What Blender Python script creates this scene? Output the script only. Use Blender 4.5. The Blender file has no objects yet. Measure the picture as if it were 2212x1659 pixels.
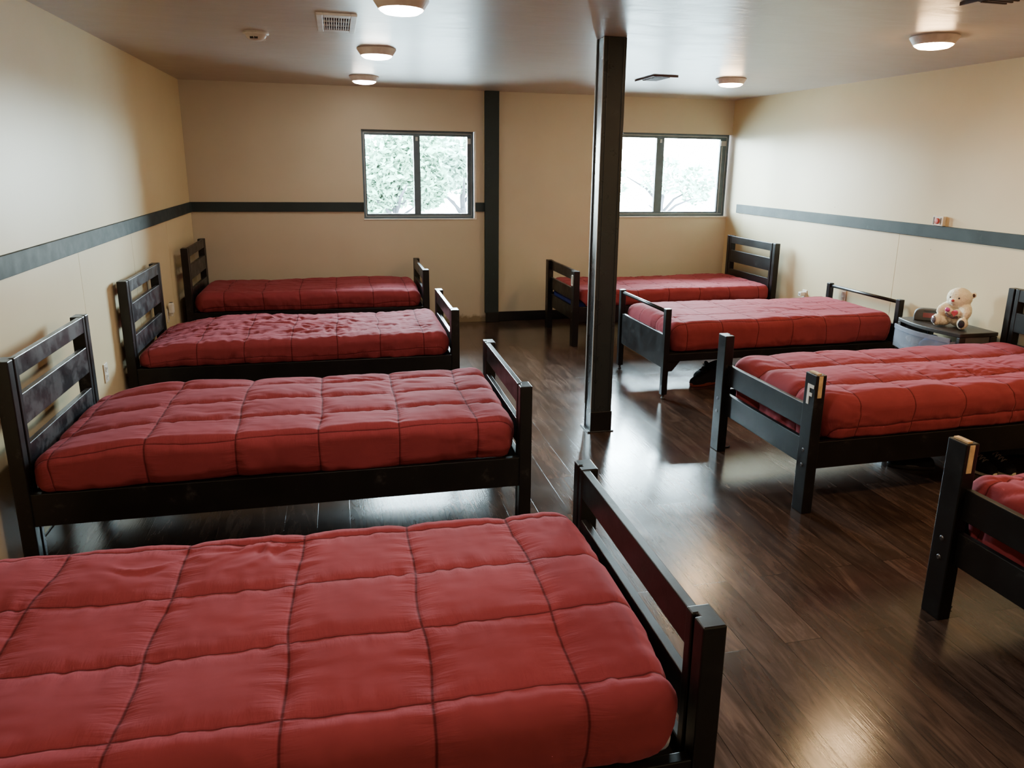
import bpy, bmesh, math, random
import numpy as np
from mathutils import Vector, Matrix

random.seed(7)
SC = bpy.context.scene
COL = SC.collection
PI = math.pi

# ------------------------------------------------------------------ materials
def new_mat(name):
    m = bpy.data.materials.new(name)
    m.use_nodes = True
    nt = m.node_tree
    for n in list(nt.nodes):
        nt.nodes.remove(n)
    out = nt.nodes.new('ShaderNodeOutputMaterial')
    return m, nt, out

def N(nt, kind, **kw):
    n = nt.nodes.new(kind)
    for k, v in kw.items():
        if k.startswith('i_'):
            n.inputs[k[2:].replace('_', ' ')].default_value = v
        else:
            setattr(n, k, v)
    return n

def coords(nt, scale=(1, 1, 1), kind='Object', rot=(0, 0, 0)):
    tc = N(nt, 'ShaderNodeTexCoord')
    mp = N(nt, 'ShaderNodeMapping')
    mp.inputs['Scale'].default_value = scale
    mp.inputs['Rotation'].default_value = rot
    nt.links.new(tc.outputs[kind], mp.inputs['Vector'])
    return mp.outputs['Vector']

def world_coords(nt, scale=(1, 1, 1)):
    g = N(nt, 'ShaderNodeNewGeometry')
    mp = N(nt, 'ShaderNodeMapping')
    mp.inputs['Scale'].default_value = scale
    nt.links.new(g.outputs['Position'], mp.inputs['Vector'])
    return mp.outputs['Vector']

def noise(nt, vec, scale, detail=3, rough=0.5, dist=0.0):
    n = N(nt, 'ShaderNodeTexNoise')
    n.inputs['Scale'].default_value = scale
    n.inputs['Detail'].default_value = detail
    n.inputs['Roughness'].default_value = rough
    n.inputs['Distortion'].default_value = dist
    nt.links.new(vec, n.inputs['Vector'])
    return n.outputs['Fac']

def ramp(nt, fac, stops):
    r = N(nt, 'ShaderNodeValToRGB')
    el = r.color_ramp.elements
    while len(el) < len(stops):
        el.new(0.5)
    for e, (p, c) in zip(el, stops):
        e.position = p
        e.color = c if len(c) == 4 else (*c, 1)
    nt.links.new(fac, r.inputs['Fac'])
    return r.outputs['Color']

def bump(nt, height, strength, dist=0.01, normal=None):
    b = N(nt, 'ShaderNodeBump')
    b.inputs['Strength'].default_value = strength
    b.inputs['Distance'].default_value = dist
    nt.links.new(height, b.inputs['Height'])
    if normal is not None:
        nt.links.new(normal, b.inputs['Normal'])
    return b.outputs['Normal']

def principled(nt, out, base=(.8, .8, .8), rough=.5, spec=.5, metal=0.0):
    p = N(nt, 'ShaderNodeBsdfPrincipled')
    p.inputs['Base Color'].default_value = (*base, 1)
    p.inputs['Roughness'].default_value = rough
    p.inputs['Specular IOR Level'].default_value = spec
    p.inputs['Metallic'].default_value = metal
    nt.links.new(p.outputs['BSDF'], out.inputs['Surface'])
    return p

def simple(name, base, rough=.5, spec=.5, metal=0.0, vary=0.12, vs=14.0, bmp=0.0, bs=80.0):
    m, nt, out = new_mat(name)
    p = principled(nt, out, base, rough, spec, metal)
    v = coords(nt)
    f = noise(nt, v, vs, 4)
    a = tuple(c * (1 - vary) for c in base)
    b = tuple(min(1, c * (1 + vary)) for c in base)
    nt.links.new(ramp(nt, f, [(.3, a), (.7, b)]), p.inputs['Base Color'])
    if bmp:
        nt.links.new(bump(nt, noise(nt, v, bs, 3), bmp, .004), p.inputs['Normal'])
    return m

def mat_wall(name, base, stain=False):
    m, nt, out = new_mat(name)
    p = principled(nt, out, base, .42, .35)
    v = world_coords(nt)
    f = noise(nt, v, .9, 4, .55)
    a = tuple(c * .93 for c in base)
    b = tuple(min(1, c * 1.05) for c in base)
    colr = ramp(nt, f, [(.3, a), (.7, b)])
    # tiny scuffs and nail marks
    vo = N(nt, 'ShaderNodeTexVoronoi')
    vo.inputs['Scale'].default_value = 1.7
    nt.links.new(v, vo.inputs['Vector'])
    dots = ramp(nt, vo.outputs['Distance'], [(.006, (.35, .3, .25)), (.012, (1, 1, 1))])
    mx = N(nt, 'ShaderNodeMix', data_type='RGBA', blend_type='MULTIPLY')
    mx.inputs[0].default_value = .8
    nt.links.new(colr, mx.inputs[6]); nt.links.new(dots, mx.inputs[7])
    res = mx.outputs[2]
    if stain:
        # damp grime right above the floor
        sp = N(nt, 'ShaderNodeSeparateXYZ')
        nt.links.new(v, sp.inputs[0])
        ad = N(nt, 'ShaderNodeMath', operation='MULTIPLY_ADD')
        nt.links.new(noise(nt, v, 16, 5, .6), ad.inputs[0]); ad.inputs[1].default_value = -.10
        nt.links.new(sp.outputs['Z'], ad.inputs[2])
        st = ramp(nt, ad.outputs[0], [(-0.0, (.30, .24, .14)), (.035, (1, 1, 1))])
        m2 = N(nt, 'ShaderNodeMix', data_type='RGBA', blend_type='MULTIPLY')
        m2.inputs[0].default_value = .8
        nt.links.new(res, m2.inputs[6]); nt.links.new(st, m2.inputs[7])
        res = m2.outputs[2]
    nt.links.new(res, p.inputs['Base Color'])
    nt.links.new(bump(nt, noise(nt, v, 120, 2), .06, .002, bump(nt, noise(nt, v, 3, 3), .08, .02)), p.inputs['Normal'])
    return m

def mat_ceiling():
    m, nt, out = new_mat('ceiling_paint')
    base = (.46, .40, .345)
    p = principled(nt, out, base, .30, .55)
    v = world_coords(nt)
    vs = world_coords(nt, (.8, 1.6, 1))
    nt.links.new(ramp(nt, noise(nt, v, 1.1, 3), [(.3, tuple(c * .94 for c in base)), (.7, tuple(c * 1.05 for c in base))]), p.inputs['Base Color'])
    h1 = noise(nt, vs, 5.5, 5, .55, .6)
    nt.links.new(ramp(nt, h1, [(.3, (.30,) * 3), (.7, (.35,) * 3)]), p.inputs['Roughness'])
    n1 = bump(nt, h1, .28, .014)
    nt.links.new(bump(nt, noise(nt, v, 70, 2), .05, .004, n1), p.inputs['Normal'])
    return m

def mat_floor():
    m, nt, out = new_mat('dark_wood_planks')
    p = principled(nt, out, (.03, .018, .012), .26, .55)
    v = world_coords(nt)
    mp = N(nt, 'ShaderNodeMapping')
    mp.inputs['Rotation'].default_value = (0, 0, PI / 2)
    nt.links.new(v, mp.inputs['Vector'])
    br = N(nt, 'ShaderNodeTexBrick')
    br.offset = .37; br.offset_frequency = 2
    br.inputs['Scale'].default_value = 1
    br.inputs['Mortar Size'].default_value = .0016
    br.inputs['Mortar Smooth'].default_value = .3
    br.inputs['Bias'].default_value = 0
    br.inputs['Brick Width'].default_value = 1.2
    br.inputs['Row Height'].default_value = .155
    br.inputs['Color1'].default_value = (0, 0, 0, 1)
    br.inputs['Color2'].default_value = (1, 1, 1, 1)
    br.inputs['Mortar'].default_value = (.5, .5, .5, 1)
    nt.links.new(mp.outputs['Vector'], br.inputs['Vector'])
    # grain stretched along the planks (world y), shifted per plank
    sh = N(nt, 'ShaderNodeVectorMath', operation='MULTIPLY_ADD')
    nt.links.new(br.outputs['Color'], sh.inputs[0])
    sh.inputs[1].default_value = (7.3, 3.1, 0)
    nt.links.new(v, sh.inputs[2])
    gm = N(nt, 'ShaderNodeMapping')
    gm.inputs['Scale'].default_value = (9, 1.3, 1)
    nt.links.new(sh.outputs[0], gm.inputs['Vector'])
    g1 = noise(nt, gm.outputs['Vector'], 2.2, 7, .62, 1.2)
    gm2 = N(nt, 'ShaderNodeMapping')
    gm2.inputs['Scale'].default_value = (90, 3.5, 1)
    nt.links.new(sh.outputs[0], gm2.inputs['Vector'])
    g2 = noise(nt, gm2.outputs['Vector'], 2.0, 3, .6, .3)
    grain = ramp(nt, g1, [(.25, (.022, .0145, .0125)), (.48, (.055, .0360, .0295)), (.62, (.090, .060, .0485)), (.8, (.130, .089, .070))])
    tone = ramp(nt, br.outputs['Color'], [(0, (.55, .52, .50)), (1, (1.35, 1.28, 1.22))])
    mx = N(nt, 'ShaderNodeMix', data_type='RGBA', blend_type='MULTIPLY')
    mx.inputs[0].default_value = 1
    nt.links.new(grain, mx.inputs[6]); nt.links.new(tone, mx.inputs[7])
    md = N(nt, 'ShaderNodeMix', data_type='RGBA', blend_type='MIX')
    nt.links.new(br.outputs['Fac'], md.inputs[0])
    nt.links.new(mx.outputs[2], md.inputs[6]); md.inputs[7].default_value = (.006, .004, .003, 1)
    nt.links.new(md.outputs[2], p.inputs['Base Color'])
    scuff = noise(nt, v, 2.3, 5, .6)
    ro = ramp(nt, scuff, [(.3, (.13,) * 3), (.7, (.21,) * 3)])
    nt.links.new(ro, p.inputs['Roughness'])
    # bump: seams, fine grain
    inv = N(nt, 'ShaderNodeMath', operation='MULTIPLY')
    nt.links.new(br.outputs['Fac'], inv.inputs[0]); inv.inputs[1].default_value = -1
    n1 = bump(nt, inv.outputs[0], .16, .0012)
    n2 = bump(nt, g2, .10, .003, n1)
    n3 = n2
    nt.links.new(n3, p.inputs['Normal'])
    return m

def mat_black_paint(name='black_gloss_paint', spec=.36, base=(.0055, .0048, .0055), rough=.36, wear=.80, wearcol=(.10, .095, .095)):
    m, nt, out = new_mat(name)
    p = principled(nt, out, base, rough, spec)
    v = world_coords(nt)
    w1 = noise(nt, v, 9, 6, .65)
    w2 = noise(nt, v, 60, 4, .6)
    mu = N(nt, 'ShaderNodeMath', operation='MULTIPLY_ADD')
    nt.links.new(w2, mu.inputs[0]); mu.inputs[1].default_value = .35
    nt.links.new(w1, mu.inputs[2])
    fac = ramp(nt, mu.outputs[0], [(wear, (0, 0, 0)), (wear + .16, (.30,) * 3)])
    mx = N(nt, 'ShaderNodeMix', data_type='RGBA')
    nt.links.new(fac, mx.inputs[0])
    mx.inputs[6].default_value = (*base, 1); mx.inputs[7].default_value = (*wearcol, 1)
    nt.links.new(mx.outputs[2], p.inputs['Base Color'])
    nt.links.new(ramp(nt, w1, [(.3, (rough - .07,) * 3), (.7, (rough + .10,) * 3)]), p.inputs['Roughness'])
    nt.links.new(bump(nt, w2, .06, .003), p.inputs['Normal'])
    return m

def mat_quilt():
    m, nt, out = new_mat('red_comforter_fabric')
    base = (.232, .039, .049)
    p = principled(nt, out, base, .85, .06)
    p.inputs['Sheen Weight'].default_value = .16
    p.inputs['Sheen Roughness'].default_value = .4
    p.inputs['Sheen Tint'].default_value = (1, .36, .45, 1)
    v = coords(nt)
    f = noise(nt, v, 5, 5, .6)
    colr = ramp(nt, f, [(.3, tuple(c * .90 for c in base)), (.72, tuple(c * 1.10 for c in base))])
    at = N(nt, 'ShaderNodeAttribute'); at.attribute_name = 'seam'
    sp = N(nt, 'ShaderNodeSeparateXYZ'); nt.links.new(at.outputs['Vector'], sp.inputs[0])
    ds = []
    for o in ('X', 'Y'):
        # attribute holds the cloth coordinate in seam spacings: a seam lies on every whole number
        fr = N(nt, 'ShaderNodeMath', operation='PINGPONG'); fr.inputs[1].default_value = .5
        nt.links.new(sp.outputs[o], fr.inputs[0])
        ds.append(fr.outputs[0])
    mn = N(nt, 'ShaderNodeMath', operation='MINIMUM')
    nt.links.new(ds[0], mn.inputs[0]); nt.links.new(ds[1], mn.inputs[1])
    seam_shade = ramp(nt, mn.outputs[0], [(.005, (.38, .38, .38)), (.014, (1, 1, 1))])  # crease shade along the seams, painted into the cloth colour
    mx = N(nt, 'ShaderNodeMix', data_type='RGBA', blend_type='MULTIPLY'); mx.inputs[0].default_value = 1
    nt.links.new(colr, mx.inputs[6]); nt.links.new(seam_shade, mx.inputs[7])
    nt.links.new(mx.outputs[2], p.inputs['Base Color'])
    groove = N(nt, 'ShaderNodeMapRange', interpolation_type='SMOOTHSTEP')
    groove.inputs['From Min'].default_value = 0; groove.inputs['From Max'].default_value = .032
    nt.links.new(mn.outputs[0], groove.inputs['Value'])
    n0 = bump(nt, groove.outputs[0], .45, .005)
    vs = coords(nt, (1.0, 2.2, 2.0))
    n1 = bump(nt, noise(nt, vs, 8, 2, .45, 1.0), .08, .010, n0)
    # short puckers running away from the stitching
    nn = n1
    for k, d in enumerate(ds):
        mp = N(nt, 'ShaderNodeMapping')
        mp.inputs['Scale'].default_value = (2.0, 11.0, 1) if k == 0 else (11.0, 2.0, 1)
        nt.links.new(at.outputs['Vector'], mp.inputs['Vector'])
        nz = noise(nt, mp.outputs['Vector'], 1.6, 3, .55, .4)
        mr = N(nt, 'ShaderNodeMapRange', interpolation_type='SMOOTHSTEP')
        mr.inputs['From Min'].default_value = .0; mr.inputs['From Max'].default_value = .26
        mr.inputs['To Min'].default_value = 1; mr.inputs['To Max'].default_value = 0
        nt.links.new(d, mr.inputs['Value'])
        mu = N(nt, 'ShaderNodeMath', operation='MULTIPLY')
        nt.links.new(nz, mu.inputs[0]); nt.links.new(mr.outputs[0], mu.inputs[1])
        nn = bump(nt, mu.outputs[0], .30, .012, nn)
    nt.links.new(nn, p.inputs['Normal'])
    return m

def mat_emit(name, col, strength):
    m, nt, out = new_mat(name)
    e = N(nt, 'ShaderNodeEmission')
    e.inputs['Strength'].default_value = strength
    v = coords(nt)
    f = noise(nt, v, 2, 1)
    nt.links.new(ramp(nt, f, [(0, tuple(c * .98 for c in col)), (1, col)]), e.inputs['Color'])
    nt.links.new(e.outputs[0], out.inputs['Surface'])
    return m

def mat_glass():
    m, nt, out = new_mat('window_glass')
    tr = N(nt, 'ShaderNodeBsdfTransparent'); tr.inputs[0].default_value = (.90, .97, .95, 1)
    gl = N(nt, 'ShaderNodeBsdfGlossy'); gl.inputs['Roughness'].default_value = .02
    fr = N(nt, 'ShaderNodeFresnel'); fr.inputs[0].default_value = 1.45
    mx = N(nt, 'ShaderNodeMixShader')
    nt.links.new(fr.outputs[0], mx.inputs[0])
    nt.links.new(tr.outputs[0], mx.inputs[1]); nt.links.new(gl.outputs[0], mx.inputs[2])
    nt.links.new(mx.outputs[0], out.inputs['Surface'])
    return m

def mat_frosted():
    m, nt, out = new_mat('frosted_plastic')
    p = principled(nt, out, (.42, .46, .54), .35, .5)
    tr = N(nt, 'ShaderNodeBsdfTransparent'); tr.inputs[0].default_value = (.85, .9, .97, 1)
    mx = N(nt, 'ShaderNodeMixShader'); 
    v = coords(nt)
    nt.links.new(ramp(nt, noise(nt, v, 6, 2), [(.3, (.60,) * 3), (.7, (.72,) * 3)]), mx.inputs[0])
    nt.links.new(p.outputs[0], mx.inputs[1]); nt.links.new(tr.outputs[0], mx.inputs[2])
    nt.links.new(mx.outputs[0], out.inputs['Surface'])
    return m

M = {}
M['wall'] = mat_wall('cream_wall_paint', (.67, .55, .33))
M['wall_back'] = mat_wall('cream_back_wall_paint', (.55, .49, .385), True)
M['panel'] = mat_wall('cream_wall_board', (.70, .585, .37))
M['ceiling'] = mat_ceiling()
M['floor'] = mat_floor()
M['black'] = mat_black_paint()
M['trim'] = mat_black_paint('charcoal_trim_paint', .22, (.025, .037, .041), .62, .80, (.12, .13, .13))
M['smudged'] = mat_black_paint('smudged_black_paint', .5, (.008, .007, .010), .33, .62, (.16, .16, .175))
M['steel'] = mat_black_paint('black_column_paint', .5, (.020, .024, .028), .30, .88, (.25, .25, .25))
M['lightedge'] = simple('pale_edge', (.34, .35, .36), .4)
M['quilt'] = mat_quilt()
M['rawwood'] = simple('bare_pine', (.62, .44, .24), .7, .2, vary=.2, vs=30)
M['white'] = simple('white_paint', (.78, .78, .75), .5)
M['sheet'] = simple('white_sheet', (.72, .70, .68), .85, .1, bmp=.2, bs=30)
M['bluesheet'] = simple('blue_mattress_cover', (.035, .06, .30), .7, .2, bmp=.1)
M['platform'] = simple('dark_bed_base', (.035, .028, .024), .7, .2)
M['bolt'] = simple('bolt_steel', (.10, .10, .11), .35, .5, .8)
M['frame'] = simple('dark_window_frame', (.085, .135, .18), .38, .5)
M['track'] = simple('pale_window_track', (.50, .56, .60), .4)
M['glass'] = mat_glass()
M['frost'] = mat_frosted()
M['plastic'] = simple('almond_plastic', (.70, .66, .58), .35)
M['slot'] = simple('outlet_slot', (.03, .03, .03), .6)
M['lampring'] = simple('fixture_ring', (.92, .86, .82), .45)
M['lamp_w'] = mat_emit('lit_diffuser_neutral', (1.0, .85, .68), 46)
M['lamp_o'] = mat_emit('lit_diffuser_warm', (1.0, .64, .32), 95)
M['ventwhite'] = simple('vent_paint', (.60, .55, .49), .45)
M['ventdark'] = simple('vent_shadow', (.035, .03, .03), .8)
M['ventbrown'] = simple('vent_slats', (.10, .065, .06), .6)
M['blackplastic'] = simple('black_plastic', (.025, .022, .021), .45, .5, bmp=.08)
M['bluecloth'] = simple('navy_cloth', (.05, .07, .16), .8, .1, bmp=.3, bs=20)
M['tancloth'] = simple('pale_cloth', (.45, .38, .30), .8, .1, bmp=.3, bs=20)
M['fur'] = simple('cream_plush', (.86, .79, .62), .95, .1, vary=.1, bmp=.7, bs=160)
M['redpad'] = simple('red_felt', (.45, .04, .05), .7)
M['pinkfoil'] = simple('pink_foil', (.65, .10, .35), .25, .5, .4)
M['silverseq'] = simple('sequins', (.28, .25, .28), .25, .5, .7, vary=.7, vs=150)
M['darkpad'] = simple('dark_satin', (.02, .025, .04), .3)
M['brown'] = simple('dark_ribbon', (.06, .03, .025), .7)
M['redlabel'] = simple('faded_red_label', (.22, .05, .05), .6)
M['casegrey'] = simple('charcoal_case', (.06, .055, .05), .55, bmp=.1)
M['sidegrey'] = simple('grey_plastic_panel', (.16, .155, .15), .4)
M['shoe'] = simple('black_shoe_fabric', (.010, .010, .014), .8, .2, bmp=.3, bs=200)
M['solered'] = simple('dark_orange_sole', (.20, .035, .02), .6)
M['solewhite'] = simple('off_white_rubber', (.62, .55, .40), .6)
M['lace'] = simple('grey_lace', (.22, .19, .17), .8)
M['bag'] = simple('dark_grey_cloth', (.045, .045, .055), .85, .1, bmp=.3, bs=25)
M['signwhite'] = simple('white_lettering', (.75, .74, .70), .5)
M['leaf'] = simple('pale_leaf', (.085, .170, .115), .6, .2, vary=.25, vs=3)
M['leaf2'] = simple('pale_leaf_far', (.13, .22, .17), .6, .2, vary=.25, vs=3)
M['bark'] = simple('grey_bark', (.03, .03, .035), .9, .1)
M['pave'] = simple('sunlit_pavement', (.45, .45, .44), .9, .1)
M['firered'] = simple('alarm_red', (.50, .08, .07), .5)

# ------------------------------------------------------------------ mesh helpers
class MB:
    def __init__(self):
        self.bm = bmesh.new()
    def _add(self, verts, faces, mtx=None):
        vs = [self.bm.verts.new(mtx @ Vector(v) if mtx else v) for v in verts]
        for f in faces:
            try:
                self.bm.faces.new([vs[i] for i in f])
            except ValueError:
                pass
        return vs
    def box(self, x0, x1, y0, y1, z0, z1, mtx=None):
        v = [(x0, y0, z0), (x1, y0, z0), (x1, y1, z0), (x0, y1, z0), (x0, y0, z1), (x1, y0, z1), (x1, y1, z1), (x0, y1, z1)]
        f = [(0, 3, 2, 1), (4, 5, 6, 7), (0, 1, 5, 4), (1, 2, 6, 5), (2, 3, 7, 6), (3, 0, 4, 7)]
        self._add(v, f, mtx)
        return self
    def prism(self, pts, z0, z1, mtx=None):
        n = len(pts)
        v = [(x, y, z0) for x, y in pts] + [(x, y, z1) for x, y in pts]
        f = [tuple(reversed(range(n))), tuple(range(n, 2 * n))]
        f += [(i, (i + 1) % n, n + (i + 1) % n, n + i) for i in range(n)]
        self._add(v, f, mtx)
        return self
    def lathe(self, prof, seg=32, mtx=None):
        v, f = [], []
        n = len(prof)
        for k in range(seg):
            a = 2 * PI * k / seg
            for r, z in prof:
                v.append((r * math.cos(a), r * math.sin(a), z))
        for k in range(seg):
            k2 = (k + 1) % seg
            for i in range(n - 1):
                f.append((k * n + i, k2 * n + i, k2 * n + i + 1, k * n + i + 1))
        self._add(v, f, mtx)
        return self
    def tube(self, pts, r, seg=10, closed=False):
        pts = [Vector(p) for p in pts]
        v, f = [], []
        n = len(pts)
        rr = r if isinstance(r, (list, tuple)) else [r] * n
        for i, p in enumerate(pts):
            a = pts[max(0, i - 1)]; b = pts[min(n - 1, i + 1)]
            if closed:
                a = pts[(i - 1) % n]; b = pts[(i + 1) % n]
            d = (b - a).normalized()
            up = Vector((0, 0, 1)) if abs(d.z) < .95 else Vector((1, 0, 0))
            s = d.cross(up).normalized(); t = s.cross(d)
            for k in range(seg):
                an = 2 * PI * k / seg
                v.append(tuple(p + (s * math.cos(an) + t * math.sin(an)) * rr[i]))
        m = n if closed else n - 1
        for i in range(m):
            j = (i + 1) % n
            for k in range(seg):
                k2 = (k + 1) % seg
                f.append((i * seg + k, i * seg + k2, j * seg + k2, j * seg + k))
        if not closed:
            f.append(tuple(reversed(range(seg)))); f.append(tuple((n - 1) * seg + k for k in range(seg)))
        self._add(v, f)
        return self
    def ball(self, c, r, mtx=None, seg=20, rings=14):
        rx, ry, rz = r if isinstance(r, (tuple, list)) else (r, r, r)
        v = [(0, 0, -rz)]
        for i in range(1, rings):
            ph = -PI / 2 + PI * i / rings
            for k in range(seg):
                a = 2 * PI * k / seg
                v.append((rx * math.cos(ph) * math.cos(a), ry * math.cos(ph) * math.sin(a), rz * math.sin(ph)))
        v.append((0, 0, rz))
        f = []
        for k in range(seg):
            f.append((0, 1 + (k + 1) % seg, 1 + k))
        for i in range(rings - 2):
            for k in range(seg):
                k2 = (k + 1) % seg
                a = 1 + i * seg; b = a + seg
                f.append((a + k, a + k2, b + k2, b + k))
        b = 1 + (rings - 2) * seg
        for k in range(seg):
            f.append((b + k, b + (k + 1) % seg, len(v) - 1))
        mt = Matrix.Translation(Vector(c)) @ (mtx if mtx else Matrix.Identity(4))
        self._add(v, f, mt)
        return self
    def build(self, name, mat, parent=None, bevel=0.0, smooth=False, loc=None, rotz=0.0, seg=2):
        bmesh.ops.recalc_face_normals(self.bm, faces=self.bm.faces[:])
        me = bpy.data.meshes.new(name)
        self.bm.to_mesh(me); self.bm.free()
        me.materials.append(mat)
        o = bpy.data.objects.new(name, me)
        COL.objects.link(o)
        if parent is not None:
            o.parent = parent
        if loc is not None:
            o.location = loc
        if rotz:
            o.rotation_euler = (0, 0, rotz)
        if smooth:
            for p in me.polygons:
                p.use_smooth = True
        if bevel:
            b = o.modifiers.new('bevel', 'BEVEL')
            b.width = bevel; b.segments = seg; b.limit_method = 'ANGLE'; b.angle_limit = math.radians(40)
            b.harden_normals = False
        return o

def tag(o, label=None, cat=None, group=None, kind=None):
    if label: o['label'] = label
    if cat: o['category'] = cat
    if group: o['group'] = group
    if kind: o['kind'] = kind
    return o

def thing(name, label, cat, loc=(0, 0, 0), rotz=0.0, group=None):
    e = bpy.data.objects.new(name, None)
    e.empty_display_size = .1
    COL.objects.link(e)
    e.location = loc; e.rotation_euler = (0, 0, rotz)
    return tag(e, label, cat, group)

def struct(o):
    o['kind'] = 'structure'
    return o

def dup(root, loc, rotz, label, group=None):
    r = root.copy(); COL.objects.link(r)
    r.location = loc; r.rotation_euler = (0, 0, rotz)
    r['label'] = label
    if group: r['group'] = group
    for ch in root.children:
        c = ch.copy(); COL.objects.link(c); c.parent = r
        for g in ch.children:
            d = g.copy(); COL.objects.link(d); d.parent = c
    return r

# ------------------------------------------------------------------ the room
W, H = 5.8245, 2.44
YF = -10.3            # wall behind the camera
T = .16               # wall thickness
RAIL0, RAIL1 = 1.209, 1.304

struct(MB().box(-T, W + T, YF - T, T, -.08, 0).build('floor', M['floor']))
struct(MB().box(-T, W + T, YF - T, T, H, H + .10).build('ceiling', M['ceiling']))
struct(MB().box(-T, 0, YF - T, T, 0, H).build('wall_left', M['wall']))
struct(MB().box(W, W + T, YF - T, T, 0, H).build('wall_right', M['wall']))
struct(MB().box(0, W, YF - T, YF, 0, H).build('wall_front', M['wall']))
# back wall with two window openings
W1 = (1.676, 2.852, 1.134, 2.030)
W2 = (4.262, W, 1.153, 2.066)
wb = MB()
wb.box(0, W1[0], 0, T, 0, H)
wb.box(W1[0], W1[1], 0, T, 0, W1[2]); wb.box(W1[0], W1[1], 0, T, W1[3], H)
wb.box(W1[1], W2[0], 0, T, 0, H)
wb.box(W2[0], W2[1], 0, T, 0, W2[2]); wb.box(W2[0], W2[1], 0, T, W2[3], H)
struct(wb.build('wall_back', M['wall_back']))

# lower wall boards under the chair rails, with open joints
wl = bpy.data.objects['wall_left']
edges = [YF + .02, -8.15, -5.80, -4.645, -3.493, -2.345, -1.19, -.004]
for a, b in zip(edges[:-1], edges[1:]):
    struct(MB().box(0.0005, .006, a + .0022, b - .0022, .012, RAIL0 + .02).build('wall_panel', M['panel'], wl))
wr = bpy.data.objects['wall_right']
edges = [YF + .02, -7.70, -5.30, -2.889, -.385]
for a, b in zip(edges[:-1], edges[1:]):
    struct(MB().box(W - .006, W - .0005, a + .0022, b - .0022, .012, RAIL0 + .02).build('wall_panel', M['panel'], wr))

# chair rails and baseboards
struct(MB().box(.0005, .021, YF + .01, -.021, RAIL0, RAIL1).build('trim_left', M['trim'], bevel=.003))
struct(MB().box(.0005, W1[0] + .004, -.0205, -.0005, RAIL0, RAIL1).build('trim_back_1', M['trim'], bevel=.003))
struct(MB().box(W1[1] - .004, 2.942, -.0205, -.0005, RAIL0, RAIL1).build('trim_back_2', M['trim'], bevel=.003))
struct(MB().box(W - .021, W - .0005, YF + .01, -.256, RAIL0, RAIL1).build('trim_right', M['trim'], bevel=.003))
struct(MB().box(3.10, W - .001, -.0135, -.0005, .0005, .106).build('baseboard_back', M['black'], bevel=.003))

# boxed post on the back wall
pl = MB().box(2.944, 3.095, -.055, -.0005, .105, H - .0005).build('trim_post', M['trim'], bevel=.004)
tag(struct(pl), 'tall charcoal boxed post on the back wall right of the left window', 'wall post')
struct(MB().box(2.957, 3.100, -.062, -.0005, .0005, .105).build('post_base_block', M['black'], pl, bevel=.003))
struct(MB().box(2.937, 2.9435, -.012, -.0005, .10, H - .0005).build('caulk_strip', M['panel'], pl))

# free standing column (steel H section boxed in at the front)
cx0, cx1, cy0, cy1 = 2.959, 3.100, -3.678, -3.540
col = MB()
col.box(cx0, cx1, cy0, cy0 + .016, .0, H - .0005)
col.box(cx0, cx1, cy1 - .016, cy1, .0, H - .0005)
col.box(cx0 + .005, cx0 + .018, cy0 + .015, cy1 - .015, .0, H - .0005)
col.box(cx1 - .014, cx1 - .001, cy0 + .015, cy1 - .015, .0, H - .0005)
cobj = struct(col.build('column', M['steel'], bevel=.003))
tag(cobj, 'black floor-to-ceiling steel column standing in the aisle', 'column')
struct(MB().box(cx0 + .022, cx0 + .028, cy0 - .004, cy0 + .001, .15, H - .002).build('column_bead', M['steel'], cobj, bevel=.001))
struct(MB().box(cx1 - .022, cx1 - .016, cy0 - .004, cy0 + .001, .15, H - .002).build('column_bead', M['steel'], cobj, bevel=.001))
struct(MB().box(cx0 - .003, cx0 + .0005, cy0 - .001, cy0 + .015, .16, H - .002).build('pale_edge', M['lightedge'], cobj, bevel=.001))  # pale grey strip covering the flange edge
struct(MB().box(cx0 - .003, cx0 + .0005, cy1 - .012, cy1 + .001, .16, H - .002).build('pale_edge', M['lightedge'], cobj, bevel=.001))
struct(MB().box(cx0 - .003, cx1 + .004, cy0 - .006, cy0 + .002, .006, .140).build('column_base_board', M['black'], cobj, bevel=.003))
bp = MB()
bp.prism([(cx0 - .022, cy0 - .012), (cx0 - .003, cy0 - .014), (cx0 - .003, cy1 + .012), (cx0 - .022, cy1 + .012)], .0005, .010)
bp.box(cx0 - .003, cx1 + .018, cy0 - .014, cy0 + .004, .0005, .008)
struct(bp.build('column_base_plate', M['steel'], cobj, bevel=.002))

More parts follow.
